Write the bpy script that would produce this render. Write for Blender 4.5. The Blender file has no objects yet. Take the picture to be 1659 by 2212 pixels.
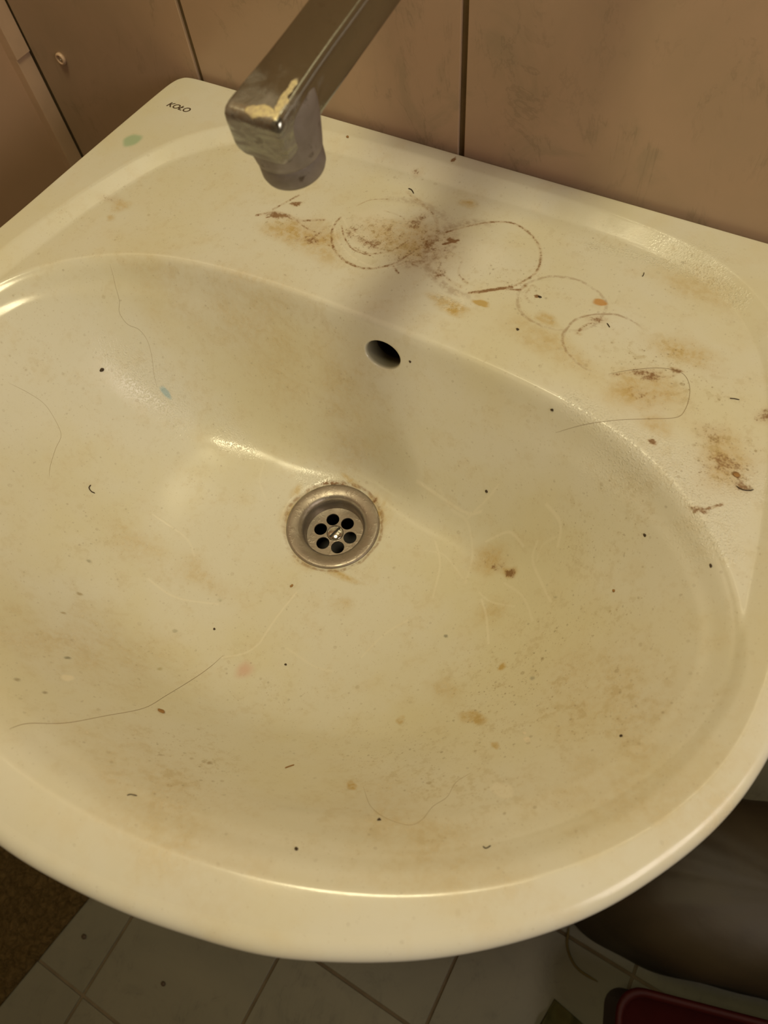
import bpy, bmesh, math, random
import numpy as np
from mathutils import Vector, Matrix

random.seed(4); rng = np.random.default_rng(4)
scene = bpy.context.scene
COL = scene.collection

# ------------------------------------------------------------------ camera
# axes: x to the right along the tiled wall, y towards that wall, z up; x = 0 is the basin's middle
F_PX, IMG_W, IMG_H = 1500.0, 1659.0, 2212.0
CAM = np.array([0.200, 0.0, 1.210])
R = np.array([[0.8686577, 0.4055943, -0.2844767],
              [0.4903244, -0.7859534, 0.3766420],
              [-0.0708217, -0.4666588, -0.8815973]])     # columns: image right, image down, forward
cam_data = bpy.data.cameras.new('camera'); cam = bpy.data.objects.new('camera', cam_data); COL.objects.link(cam)
cam_data.sensor_fit = 'HORIZONTAL'; cam_data.sensor_width = 36.0; cam_data.lens = 36.0 * F_PX / IMG_W
cam_data.clip_start = 0.01; cam_data.clip_end = 20
M4 = Matrix.Identity(4)
for i in range(3):
    M4[i][0] = R[i, 0]; M4[i][1] = -R[i, 1]; M4[i][2] = -R[i, 2]; M4[i][3] = CAM[i]
cam.matrix_world = M4
cam_data.dof.use_dof = True; cam_data.dof.focus_distance = 0.53; cam_data.dof.aperture_fstop = 13.0
scene.camera = cam

# ------------------------------------------------------------------ world, lamps, exposure
world = bpy.data.worlds.new('world'); scene.world = world; world.use_nodes = True
bg = world.node_tree.nodes['Background']; bg.inputs[0].default_value = (1.0, 0.80, 0.52, 1); bg.inputs[1].default_value = 0.055
scene.view_settings.view_transform = 'Standard'; scene.view_settings.look = 'None'
scene.view_settings.exposure = 0.0; scene.view_settings.gamma = 1.0; scene.view_settings.use_curve_mapping = False

def area_light(name, loc, target, size, power, color, shape='DISK', size_y=None):
    d = bpy.data.lights.new(name, 'AREA'); d.energy = power; d.color = color; d.shape = shape; d.size = size
    if size_y: d.size_y = size_y
    o = bpy.data.objects.new(name, d); COL.objects.link(o); o.location = loc
    o.rotation_euler = (Vector(target) - Vector(loc)).to_track_quat('-Z', 'Y').to_euler()
    return o
WARM = (1.0, 0.875, 0.53)
area_light('ceiling_lamp_light', (-0.02, 0.09, 2.352), (-0.02, 0.09, 0), 0.40, 11.4, WARM)
area_light('added_side_light', (1.20, -0.12, 1.36), (0.0, 0.15, 0.75), 0.62, 7.0, (1.0, 0.88, 0.79), 'RECTANGLE', 0.62)  # added side light from an unseen source, lifts the bowl's left wall

# ------------------------------------------------------------------ helpers
def link_mesh(name, verts, faces, mats=(), parent=None, smooth=True, fmat=None):
    me = bpy.data.meshes.new(name)
    if isinstance(verts, np.ndarray) and isinstance(faces, np.ndarray):
        nv, nf, k = len(verts), len(faces), faces.shape[1]
        me.vertices.add(nv); me.vertices.foreach_set('co', verts.astype(np.float32).ravel())
        me.loops.add(nf * k); me.loops.foreach_set('vertex_index', faces.astype(np.int32).ravel())
        me.polygons.add(nf); me.polygons.foreach_set('loop_start', np.arange(0, nf * k, k, dtype=np.int32))
        me.update(calc_edges=True)
    else:
        me.from_pydata([tuple(v) for v in verts], [], [tuple(f) for f in faces]); me.update()
    for m in (mats if isinstance(mats, (list, tuple)) else [mats]): me.materials.append(m)
    if smooth: me.polygons.foreach_set('use_smooth', [True] * len(me.polygons))
    if fmat is not None: me.polygons.foreach_set('material_index', fmat)
    me.update()
    o = bpy.data.objects.new(name, me); COL.objects.link(o)
    if parent: o.parent = parent
    return o
def from_bm(name, bm, mats, parent=None, smooth=True, angle=None):
    bmesh.ops.recalc_face_normals(bm, faces=bm.faces)
    me = bpy.data.meshes.new(name); bm.to_mesh(me); bm.free()
    for m in (mats if isinstance(mats, (list, tuple)) else [mats]): me.materials.append(m)
    if smooth: me.polygons.foreach_set('use_smooth', [True] * len(me.polygons))
    if angle: me.set_sharp_from_angle(angle=angle)
    o = bpy.data.objects.new(name, me); COL.objects.link(o)
    if parent: o.parent = parent
    return o
def add_box(bm, x0, x1, y0, y1, z0, z1, bevel=0.0, seg=2):
    r = bmesh.ops.create_cube(bm, size=1.0)
    bmesh.ops.scale(bm, vec=(x1 - x0, y1 - y0, z1 - z0), verts=r['verts'])
    bmesh.ops.translate(bm, vec=((x0 + x1) / 2, (y0 + y1) / 2, (z0 + z1) / 2), verts=r['verts'])
    if bevel:
        es = list({e for v in r['verts'] for e in v.link_edges})
        bmesh.ops.bevel(bm, geom=es, offset=bevel, segments=seg, affect='EDGES', profile=0.5)
def lathe(bm, prof, n=48, center=(0, 0, 0), axis='Z', close=True):
    """prof: (radius, height) pairs"""
    cx, cy, cz = center; rings = []
    for r, h in prof:
        ring = []
        for i in range(n):
            a = 2 * math.pi * i / n; c, s = r * math.cos(a), r * math.sin(a)
            p = (cx + c, cy + s, cz + h) if axis == 'Z' else ((cx + c, cy + h, cz + s) if axis == 'Y' else (cx + h, cy + c, cz + s))
            ring.append(bm.verts.new(p))
        rings.append(ring)
    for a, b in zip(rings[:-1], rings[1:]):
        for i in range(n):
            bm.faces.new((a[i], a[(i + 1) % n], b[(i + 1) % n], b[i]))
    if close:
        for ring in (rings[0], rings[-1]):
            bm.faces.new(ring)
    return rings
def tag(o, label=None, cat=None, group=None, kind=None):
    if label: o['label'] = label
    if cat: o['category'] = cat
    if group: o['group'] = group
    if kind: o['kind'] = kind
    return o
def empty(name, loc, label, cat, group=None):
    o = bpy.data.objects.new(name, None); COL.objects.link(o); o.location = loc; o.empty_display_size = 0.02
    return tag(o, label, cat, group)

# node helpers
class NT:
    def __init__(s, name):
        s.m = bpy.data.materials.new(name); s.m.use_nodes = True; s.t = s.m.node_tree; s.t.nodes.clear()
        s.out = s.t.nodes.new('ShaderNodeOutputMaterial'); s.b = s.t.nodes.new('ShaderNodeBsdfPrincipled')
        s.t.links.new(s.b.outputs[0], s.out.inputs[0])
    def n(s, typ, **kw):
        nd = s.t.nodes.new('ShaderNode' + typ)
        for k, v in kw.items(): setattr(nd, k, v)
        return nd
    def l(s, a, b): s.t.links.new(a, b)
    def put(s, inp, v):
        if isinstance(v, bpy.types.NodeSocket): s.l(v, inp)
        elif v is not None: inp.default_value = v
    def math(s, op, a, b=None, c=None, clamp=False):
        nd = s.n('Math', operation=op, use_clamp=clamp); s.put(nd.inputs[0], a); s.put(nd.inputs[1], b); s.put(nd.inputs[2], c)
        return nd.outputs[0]
    def vmath(s, op, a, b=None, scale=None):
        nd = s.n('VectorMath', operation=op); s.put(nd.inputs[0], a)
        if b is not None: s.put(nd.inputs[1], b)
        if scale is not None: s.put(nd.inputs['Scale'], scale)
        return nd.outputs['Value'] if op in ('LENGTH', 'DOT_PRODUCT', 'DISTANCE') else nd.outputs[0]
    def ramp(s, v, a, b, lo=0.0, hi=1.0):
        nd = s.n('MapRange', interpolation_type='SMOOTHSTEP'); s.put(nd.inputs[0], v)
        for i, x in enumerate((a, b, lo, hi)): nd.inputs[i + 1].default_value = x
        return nd.outputs[0]
    def mix(s, f, a, b, mode='MIX'):
        nd = s.n('Mix', data_type='RGBA', blend_type=mode); s.put(nd.inputs[0], f)
        s.put(nd.inputs[6], a if not isinstance(a, tuple) or len(a) == 4 else (*a, 1)); s.put(nd.inputs[7], b if not isinstance(b, tuple) or len(b) == 4 else (*b, 1))
        return nd.outputs[2]
    def noise(s, vec, scale, detail=3, rough=0.55, dist=0.0):
        nd = s.n('TexNoise'); s.put(nd.inputs['Vector'], vec); nd.inputs['Scale'].default_value = scale
        nd.inputs['Detail'].default_value = detail; nd.inputs['Roughness'].default_value = rough; nd.inputs['Distortion'].default_value = dist
        return nd.outputs[0]
    def obj(s): return s.n('TexCoord').outputs['Object']
    def attr(s, name, out='Fac'):
        nd = s.n('Attribute', attribute_name=name); return nd.outputs[out]
    def bump(s, h, strength, dist=0.001):
        nd = s.n('Bump'); nd.inputs['Strength'].default_value = strength; nd.inputs['Distance'].default_value = dist
        s.put(nd.inputs['Height'], h); s.l(nd.outputs[0], s.b.inputs['Normal']); return nd
    def set(s, **kw):
        names = dict(color='Base Color', rough='Roughness', metal='Metallic', spec='Specular IOR Level', coat='Coat Weight', coat_rough='Coat Roughness', ior='IOR', trans='Transmission Weight', emit='Emission Color', emit_s='Emission Strength', alpha='Alpha', sss='Subsurface Weight')
        for k, v in kw.items():
            if isinstance(v, tuple) and len(v) == 3: v = (*v, 1)
            s.put(s.b.inputs[names[k]], v)
        return s.m

# ------------------------------------------------------------------ basin shape as a height field
def catmull(P,n=14,closed=True):
    P=np.array(P,float);N=len(P);out=[]
    for i in range(N):
        p0,p1,p2,p3=P[(i-1)%N],P[i],P[(i+1)%N],P[(i+2)%N]
        for k in range(n):
            t=k/n
            out.append(.5*((2*p1)+(-p0+p2)*t+(2*p0-5*p1+4*p2-p3)*t*t+(-p0+3*p1-3*p2+p3)*t**3))
    return np.array(out)
def mirror(H):  # H from back centre (x=0) around right side to front centre (x=0)
    H=list(H);return H+[(-x,y) for x,y in H[-2:0:-1]]
BOWL=catmull(mirror([(0,.286),(.05,.286),(.10,.284),(.15,.278),(.19,.268),(.225,.251),(.257,.225),(.279,.193),(.288,.155),(.2795,.114),(.258,.073),(.223,.033),(.175,.000),(.119,-.024),(.059,-.040),(0,-.045)]))
STEP=catmull(mirror([(0,.442),(.07,.442),(.14,.438),(.19,.426),(.226,.402),(.252,.366),(.270,.315),(.282,.260),(.290,.205),(.294,.155),(.288,.111),(.267,.067),(.231,.026),(.183,-.008),(.125,-.033),(.060,-.049),(0,-.054)]))
OUT=catmull(mirror([(0,.464),(.10,.464),(.20,.464),(.270,.464),(.294,.463),(.302,.459),(.306,.450),(.308,.430),(.3105,.38),(.313,.32),(.315,.26),(.3180,.20),(.3175,.15),(.3100,.102),(.292,.059),(.261,.014),(.213,-.029),(.156,-.062),(.106,-.079),(.055,-.090),(0,-.095)]))
def sdist(P,poly):
    """signed distance, positive inside"""
    P=np.asarray(P,float);A=poly;B=np.roll(poly,-1,0);res=np.empty(len(P))
    d=B-A;dd=(d*d).sum(1)
    for s in range(0,len(P),20000):
        p=P[s:s+20000][:,None,:]
        w=p-A[None];t=np.clip((w*d).sum(2)/dd,0,1)
        q=w-t[...,None]*d
        m=np.sqrt((q*q).sum(2).min(1))
        c=((A[None,:,1]<=p[...,1])!=(B[None,:,1]<=p[...,1]))
        xi=A[None,:,0]+(p[...,1]-A[None,:,1])*(d[None,:,0])/np.where(np.abs(d[:,1])<1e-12,1e-12,d[:,1])
        ins=((c&(p[...,0]<xi)).sum(1)%2)==1
        res[s:s+20000]=np.where(ins,m,-m)
    return res
def smax(a,b,k):
    h=np.clip(.5+.5*(a-b)/k,0,1);return b*(1-h)+a*h+k*h*(1-h)
def smin(a,b,k): return -smax(-a,-b,k)
def sstep(e0,e1,x):
    t=np.clip((x-e0)/(e1-e0),0,1);return t*t*(3-2*t)
_GX=np.arange(-.38,.3801,.002);_GY=np.arange(-.16,.5201,.002);_GR={}
def gdist(P,poly,key):
    if key not in _GR:
        gx,gy=np.meshgrid(_GX,_GY,indexing='ij');_GR[key]=sdist(np.stack([gx.ravel(),gy.ravel()],1),poly).reshape(gx.shape)
    g=_GR[key];u=(np.clip(P[:,0],-.375,.375)-_GX[0])/.002;v=(np.clip(P[:,1],-.155,.515)-_GY[0])/.002
    i=np.clip(np.floor(u).astype(int),1,len(_GX)-3);j=np.clip(np.floor(v).astype(int),1,len(_GY)-3);u=u-i;v=v-j
    def w(t): return (-.5*t+t*t-.5*t**3, 1-2.5*t*t+1.5*t**3, .5*t+2*t*t-1.5*t**3, -.5*t*t+.5*t**3)
    wu,wv=w(u),w(v);r=0
    for a in range(4):
        c=0
        for b in range(4): c=c+wv[b]*g[i+a-1,j+b-1]
        r=r+wu[a]*c
    return r
RIM,SHELF,DR=.850,.8425,.690
DC=(0.,.191)
def _ell(x,y):
    ax=np.abs(x)
    return 1/(1/.080+(1/.044-1/.080)*sstep(.15,.25,y)*sstep(.29,.13,ax)+(1/.055-1/.080)*sstep(.09,.0,y)*sstep(.27,.12,ax))
def wall_field():
    """smooth measure of how far inside the bowl a point lies, in wall widths (screened Laplace equation)"""
    if 'w' in _GR: return
    gx,gy=np.meshgrid(_GX,_GY,indexing='ij');gdist(np.zeros((1,2)),BOWL,'b');sb=_GR['b'];L=_ell(gx,gy)
    w=np.exp(-sb/L);fix=sb<.004;lam=(.002/L)**2;free=~fix;par=(np.add.outer(np.arange(len(_GX)),np.arange(len(_GY)))%2)==0
    for it in range(420):
        for m in (par,~par):
            nb=np.zeros_like(w);nb[1:-1,1:-1]=w[2:,1:-1]+w[:-2,1:-1]+w[1:-1,2:]+w[1:-1,:-2]
            q=m&free;w[q]+=1.85*(nb[q]/(4+lam[q])-w[q])
    _GR['w']=-np.log(np.maximum(w,1e-9))
def sinkz(P):
    P=np.asarray(P,float);x,y=P[:,0],P[:,1]
    sa=gdist(P,STEP,'s');sb=gdist(P,BOWL,'b');so=gdist(P,OUT,'o')
    u=sa/.0145+.5;top=RIM-(RIM-SHELF)*smax(smin(u,np.ones_like(u),.09),np.zeros_like(u),.09)
    # soft crown of the front rim
    front=sstep(.16,.02,y)
    top=top-front*.006*(1-np.clip(so/.03,0,1))**2
    r=np.hypot(x-DC[0],y-DC[1]);ang=np.arctan2(y-DC[1],x-DC[0])
    floor=DR+.001+.06*(r-.036)+.55*(r*r-.0013)
    floor=floor-.0025*sstep(.046,.034,r)
    wall_field();L=_ell(x,y);sw=gdist(P,None,'w');bl=sstep(.003,.016,sb);u=sw*bl+(sb/L)*(1-bl)
    kp=.085+.085*sstep(.045,.08,L);prof=kp*np.logaddexp(0,(1-u)/kp)
    z=floor+(SHELF+.001-floor)*prof
    z=np.where(sb<0,SHELF+.001-sb*2.2,z)
    z=floor+(z-floor)*sstep(.036,.080,r)
    z=smin(z,top,.010+.012*front)
    return z

def px_to_surf(pts):
    """where the sight lines of these photo pixels meet the basin"""
    pts = np.asarray(pts, float)
    d = (R @ np.stack([pts[:, 0] - IMG_W / 2, pts[:, 1] - IMG_H / 2, np.full(len(pts), F_PX)])).T
    d = d / -d[:, 2:3]
    lo = np.full(len(pts), .33); hi = np.full(len(pts), .54)
    ts = np.linspace(.35, .53, 46); found = np.full(len(pts), -1.0); prev = ts[0]
    P = CAM[None, None] + ts[None, :, None] * d[:, None, :]
    z = sinkz(P.reshape(-1, 3)[:, :2]).reshape(len(pts), -1)
    below = P[:, :, 2] < z
    idx = np.where(below.any(1), below.argmax(1), len(ts) - 1); idx = np.clip(idx, 1, None)
    lo, hi = ts[idx - 1].copy(), ts[idx].copy()
    for _ in range(12):
        mid = (lo + hi) / 2; Q = CAM + mid[:, None] * d; b = Q[:, 2] < sinkz(Q[:, :2])
        hi = np.where(b, mid, hi); lo = np.where(b, lo, mid)
    Q = CAM + hi[:, None] * d; Q[:, 2] = sinkz(Q[:, :2])
    return Q
def surf_normal(P, e=.0008):
    P = np.asarray(P, float)
    zx = sinkz(P[:, :2] + [e, 0]) - sinkz(P[:, :2] - [e, 0]); zy = sinkz(P[:, :2] + [0, e]) - sinkz(P[:, :2] - [0, e])
    n = np.stack([-zx / (2 * e), -zy / (2 * e), np.ones(len(P))], 1)
    return n / np.linalg.norm(n, axis=1, keepdims=True)

# ------------------------------------------------------------------ materials
def mat_ceramic():
    s = NT('stained_ceramic'); P = s.obj()
    warp = s.n('TexNoise'); s.l(P, warp.inputs['Vector']); warp.inputs['Scale'].default_value = 55; warp.inputs['Detail'].default_value = 4
    off = s.vmath('SCALE', s.vmath('SUBTRACT', warp.outputs['Color'], (0.5, 0.5, 0.5)), scale=0.006)
    PW = s.vmath('ADD', P, off)
    n_lo = s.noise(P, 9, 4); n_mid = s.noise(P, 45, 4, .6); n_hi = s.noise(P, 240, 3, .6); n_f = s.noise(P, 700, 2, .6)
    base = s.mix(s.ramp(n_lo, .35, .68), (.70, .685, .585), (.68, .645, .475))
    base = s.mix(s.math('MULTIPLY', s.ramp(n_mid, .48, .72), .25), base, (.66, .58, .40))
    # yellow film
    yel = s.attr('yellow'); yel = s.math('MULTIPLY', yel, s.math('MULTIPLY', s.ramp(n_mid, .25, .62, .45, 1.5), s.ramp(n_hi, .32, .60, .60, 1.15)), clamp=True)
    base = s.mix(yel, base, (.53, .385, .145))
    # brown deposits broken up by noise
    br = s.attr('brown')
    thr = s.math('SUBTRACT', s.math('ADD', s.math('MULTIPLY', n_hi, .62), s.math('MULTIPLY', n_f, .42)), .52)
    base = s.mix(s.math('MULTIPLY', br, .55, clamp=True), base, (.45, .29, .13))
    brm = s.ramp(s.math('ADD', s.math('MULTIPLY', br, .70), s.math('MULTIPLY', thr, 1.7)), .22, .62)
    brm = s.math('MULTIPLY', brm, s.ramp(br, .03, .3), clamp=True)
    base = s.mix(s.math('MULTIPLY', brm, .88), base, (.22, .11, .04))
    # rings left by bottles: centre, radii, turn, line width, strength
    rm = None
    for cx, cy, rx, ry, rot, w, st, c0, c1 in RINGS:
        v = s.vmath('SUBTRACT', PW, (cx, cy, 0)); mp = s.n('Mapping', vector_type='POINT'); s.l(v, mp.inputs[0])
        mp.inputs['Rotation'].default_value = (0, 0, -rot); 
        q = s.vmath('MULTIPLY', mp.outputs[0], (1 / rx, 1 / ry, 0)); ln = s.vmath('LENGTH', q)
        rim = s.math('MULTIPLY', s.math('ABSOLUTE', s.math('SUBTRACT', ln, 1)), min(rx, ry) / w)
        m = s.ramp(rim, 1.0, 0.15)
        side = s.ramp(s.vmath('DOT_PRODUCT', q, (math.cos(c0), math.sin(c0), 0)), c1, c1 + .5)
        m = s.math('MULTIPLY', s.math('MULTIPLY', m, st * .75), s.math('MULTIPLY', side, s.ramp(n_hi, .34, .6, .15, 1)))
        rm = m if rm is None else s.math('MAXIMUM', rm, m)
    base = s.mix(s.math('MULTIPLY', rm, 1.25, clamp=True), base, (.25, .12, .045))
    # specks of grime everywhere, denser where the attribute says so
    gr = s.attr('grime')
    for sc, keep, size, col in ((330, .92, .30, (.20, .14, .07)), (150, .93, .24, (.30, .22, .11)), (620, .86, .34, (.33, .24, .13))):
        vo = s.n('TexVoronoi'); vo.inputs['Scale'].default_value = sc; s.l(s.vmath('ADD', P, s.vmath('SCALE', off, scale=.6)), vo.inputs['Vector'])
        sep = s.n('SeparateColor'); s.l(vo.outputs['Color'], sep.inputs[0])
        on = s.math('GREATER_THAN', s.math('ADD', sep.outputs[0], s.math('MULTIPLY', gr, .16)), keep)
        rad = s.math('MULTIPLY', s.math('ADD', sep.outputs[1], .3), size)
        m = s.math('MULTIPLY', s.ramp(s.math('SUBTRACT', rad, vo.outputs['Distance']), 0, .10), on)
        m = s.math('MULTIPLY', m, s.math('MULTIPLY', s.math('ADD', s.math('MULTIPLY', gr, .75), .10), s.ramp(n_hi, .3, .7, .3, 1)))
        base = s.mix(m, base, col)
    # greenish brown mottling of dried soap and dust
    mo = s.math('MULTIPLY', s.ramp(s.math('ADD', s.math('MULTIPLY', n_hi, .6), s.math('MULTIPLY', s.noise(PW, 90, 5, .7), .4)), .50, .60), s.ramp(n_mid, .42, .62, .15, 1))
    base = s.mix(s.math('MULTIPLY', mo, s.math('MULTIPLY', gr, .52), clamp=True), base, (.43, .34, .16))
    # fine dashes of dried residue
    st = s.noise(s.vmath('MULTIPLY', PW, (1.0, 1.0, 1.0)), 420, 2, .5, 1.6)
    dm = s.math('MULTIPLY', s.ramp(st, .655, .70), s.math('MULTIPLY', gr, .6))
    base = s.mix(dm, base, (.36, .25, .12))
    # scraped light lines and individual spots painted on the glaze
    base = s.mix(s.math('MULTIPLY', s.attr('scratch'), .55), base, (.84, .80, .66))
    pa = s.n('Attribute', attribute_name='paint'); base = s.mix(pa.outputs['Alpha'], base, pa.outputs['Color'])
    rough = s.math('ADD', s.math('MULTIPLY', s.math('MAXIMUM', yel, brm), .30), s.ramp(n_mid, .3, .7, .13, .24), clamp=True)
    wet = s.attr('film')
    h = s.math('ADD', s.math('MULTIPLY', s.ramp(n_f, .45, .75), s.math('ADD', s.math('MULTIPLY', wet, 1.0), .03)), s.math('MULTIPLY', s.math('ADD', brm, s.attr('scratch')), .35))
    s.set(color=base, rough=rough, spec=.5)
    s.bump(h, .55, .0006)
    return s.m
def mat_tile(name, a, b, vein, rough=.28, seed=0.0):
    s = NT(name); P = s.vmath('ADD', s.obj(), (seed, seed * .7, 0))
    n1 = s.noise(P, 5, 5, .6, .6); n2 = s.noise(P, 14, 5, .62, 1.2); n3 = s.noise(s.vmath('MULTIPLY', P, (1.6, 1, .7)), 7, 6, .65, 2.0)
    c = s.mix(s.ramp(n1, .3, .7), a, b)
    c = s.mix(s.math('MULTIPLY', s.ramp(n2, .52, .72), .45), c, vein)
    line = s.ramp(s.math('ABSOLUTE', s.math('SUBTRACT', n3, .5)), .022, .0)
    c = s.mix(s.math('MULTIPLY', line, s.math('MULTIPLY', s.ramp(n2, .42, .65), .28)), c, tuple(x * .6 for x in vein))
    s.set(color=c, rough=rough, spec=.4); s.bump(s.noise(P, 160, 2), .06, .0006)
    return s.m
def mat_plain(name, col, rough=.5, metal=0.0, var=.15, scale=30, bump=0.0, bscale=200, spec=.5, **kw):
    s = NT(name); P = s.obj(); n = s.noise(P, scale, 4)
    c = s.mix(s.ramp(n, .3, .7), tuple(x * (1 - var) for x in col), tuple(min(1, x * (1 + var)) for x in col))
    s.set(color=c, rough=rough, metal=metal, spec=spec, **kw)
    if bump: s.bump(s.noise(P, bscale, 3), bump, .001)
    return s.m
def mat_chrome(name, deposit=.5, tint=(.36, .37, .33), tip_patch=False):
    s = NT(name); P = s.obj()
    n1 = s.noise(P, 38, 5, .6, .8); n2 = s.noise(s.vmath('MULTIPLY', P, (1, 1, 3.2)), 60, 4, .6, .5); n3 = s.noise(P, 420, 3, .6)
    head = s.attr('deposit')
    m = s.math('MULTIPLY', s.ramp(s.math('ADD', s.math('MULTIPLY', n2, .55), s.math('MULTIPLY', head, .40)), .38, .66), deposit, clamp=True)
    m2 = s.math('MULTIPLY', s.ramp(n1, .60, .68), s.ramp(n3, .35, .6))
    m = s.math('MAXIMUM', m, s.math('MULTIPLY', m2, .75 * deposit))
    dark = s.math('MULTIPLY', s.ramp(s.noise(P, 130, 3), .60, .70), s.math('MULTIPLY', head, .7))
    c = s.mix(m, tint, s.mix(s.ramp(n1, .35, .65), (.27, .235, .22), (.20, .17, .15))); c = s.mix(dark, c, (.07, .045, .03))
    if tip_patch:                                   # pale patches along the front and right edges of the spout tip
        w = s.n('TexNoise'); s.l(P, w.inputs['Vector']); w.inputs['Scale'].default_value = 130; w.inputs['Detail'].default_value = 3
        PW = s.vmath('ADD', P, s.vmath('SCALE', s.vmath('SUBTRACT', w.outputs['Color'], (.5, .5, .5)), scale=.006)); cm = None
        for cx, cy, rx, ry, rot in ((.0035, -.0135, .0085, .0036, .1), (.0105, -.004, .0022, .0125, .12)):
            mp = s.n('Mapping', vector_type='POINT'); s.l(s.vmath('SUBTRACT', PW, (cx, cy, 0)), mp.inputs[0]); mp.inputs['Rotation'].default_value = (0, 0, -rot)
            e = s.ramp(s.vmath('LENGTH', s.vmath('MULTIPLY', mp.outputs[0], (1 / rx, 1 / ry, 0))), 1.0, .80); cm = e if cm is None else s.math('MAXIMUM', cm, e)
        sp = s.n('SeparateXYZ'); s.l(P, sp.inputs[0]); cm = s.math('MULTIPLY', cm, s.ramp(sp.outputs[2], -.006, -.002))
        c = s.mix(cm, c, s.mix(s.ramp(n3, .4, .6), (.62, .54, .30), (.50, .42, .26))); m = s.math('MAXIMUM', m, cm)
    s.set(color=c, rough=s.math('ADD', s.math('MULTIPLY', m, .40), .12), metal=s.math('SUBTRACT', 1.0, s.math('MULTIPLY', m, .75)))
    s.bump(s.math('ADD', m, s.math('MULTIPLY', n3, .3)), .25, .0005)
    return s.m
def mat_steel():
    s = NT('brushed_steel'); P = s.obj(); n = s.noise(P, 300, 3); n1 = s.noise(P, 70, 4)
    c = s.mix(s.ramp(n1, .35, .7), (.36, .32, .275), (.29, .245, .20))
    s.set(color=c, rough=s.ramp(n1, .3, .7, .32, .50), metal=.80); s.bump(s.ramp(n, .5, .7), .25, .0003)
    return s.m

def px_ring(cx, cy, a_px, b_px):  # helper: centre and radii in metres from photo pixels
    q = px_to_surf([(cx, cy)])[0]; return q[0], q[1]
_c = px_to_surf([(812, 503), (1066, 553), (1212, 655), (1312, 742), (835, 475), (850, 500), (1040, 560)])
RINGS = [ # x, y, rx, ry, turn, width, strength, side angle, side start
    (DC[0], DC[1], .0418, .0418, 0, .0022, .60, .8, -1.2),
    (_c[5][0], _c[5][1], .0460, .0360, .2, .0050, .30, .3, -.3),
    (_c[6][0], _c[6][1], .0430, .0370, -.1, .0050, .40, -2.8, -.2),
    (_c[2][0], _c[2][1], .0300, .0250, .2, .0016, .40, 1.8, -1.2),
    (_c[3][0], _c[3][1], .0290, .0260, .0, .0013, .55, 2.9, -.4)]
M_CER = mat_ceramic()
M_TILE = mat_tile('wall_tile_glaze', (.455, .315, .215), (.385, .28, .185), (.30, .24, .155))
M_FLOOR = mat_tile('floor_tile_glaze', (.150, .138, .095), (.125, .118, .083), (.10, .093, .065), .35, 3.1)
M_GROUT = mat_plain('wall_grout', (.13, .085, .035), .9, bump=.5)
M_GROUT2 = mat_plain('floor_grout', (.12, .09, .05), .9, bump=.5)
M_PANEL = mat_plain('pink_wall_panel', (.50, .33, .21), .30, var=.05, scale=6, bump=.05)
M_STRIP = mat_plain('corner_strip_plastic', (.60, .42, .28), .38, var=.06)
M_PAINT = mat_plain('warm_white_paint', (.34, .28, .20), .8, var=.04)
M_CHROME = mat_chrome('limescaled_chrome', .9, tip_patch=True)
M_CLEAN = mat_chrome('chrome', .25, (.55, .53, .48))
M_STEEL = mat_steel()
M_DARK = mat_plain('dark_rubber', (.012, .009, .006), .6)
M_HAIR = mat_plain('hair_brown', (.22, .13, .06), .5)
M_DEBRIS = mat_plain('dark_debris', (.05, .03, .012), .7)
M_OCHRE = mat_plain('ochre_debris', (.32, .17, .05), .7)
M_LOGO = mat_plain('printed_logo', (.085, .055, .03), .4)
M_WHITEPL = mat_plain('white_plastic', (.62, .58, .5), .4)

# ------------------------------------------------------------------ the room
XL, XR, YB, YF, ZC = -0.520, 1.25, 0.468, -1.35, 2.40
def tiled(name, axis, plane, u_lines, v_lines, uu, vv, gap, mt, mg, thick=.006, flip=1, start=0.0):
    """grout bed with bevelled tiles standing proud of it; axis 'y' wall or 'z' floor"""
    bm = bmesh.new()
    def q(u, v, w): return (u, plane + w * flip, v) if axis == 'y' else (u, v, plane + w * flip)
    def box(u0, u1, v0, v1, w0, w1, mi, bev=0):
        n0 = len(bm.faces)
        a, b = q(u0, v0, w0), q(u1, v1, w1)
        add_box(bm, min(a[0], b[0]), max(a[0], b[0]), min(a[1], b[1]), max(a[1], b[1]), min(a[2], b[2]), max(a[2], b[2]), bev)
        bm.faces.ensure_lookup_table()
        for f in bm.faces[n0:] if bev == 0 else [f for f in bm.faces if f.index == -1 or f.index >= n0]: f.material_index = mi
        bm.faces.index_update()
    box(uu[0], uu[1], vv[0], vv[1], .0025, .06, 1)
    us = [uu[0] + start] + u_lines + [uu[1]]; vs = [vv[0]] + v_lines + [vv[1]]
    for i in range(len(us) - 1):
        for j in range(len(vs) - 1):
            box(us[i] + (gap / 2 if i else 0), us[i + 1] - (gap / 2 if i < len(us) - 2 else 0), vs[j] + (gap / 2 if j else 0), vs[j + 1] - (gap / 2 if j < len(vs) - 2 else 0), 0, thick, 0, .0008)
    o = from_bm(name, bm, [mt, mg], smooth=False); tag(o, kind='structure'); return o
tiled('wall_back', 'y', YB, [-.2865, -.0225, .2415, .5055, .7695, 1.0335], [.22, .62, 1.02, 1.42, 1.82, 2.22], (XL - .02, XR), (0, ZC), .0052, M_TILE, M_GROUT, start=.0235)
tiled('floor', 'z', 0.0, [-.419, -.190, .038, .267, .496, .725, .954, 1.183], [-1.239, -1.028, -.817, -.606, -.395, -.184, .027, .238, .449], (XL - .02, XR), (YF, YB), .0042, M_FLOOR, M_GROUT2, flip=-1)
def slab(name, x0, x1, y0, y1, z0, z1, m):
    bm = bmesh.new(); add_box(bm, x0, x1, y0, y1, z0, z1); return tag(from_bm(name, bm, m, smooth=False), kind='structure')
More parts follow.
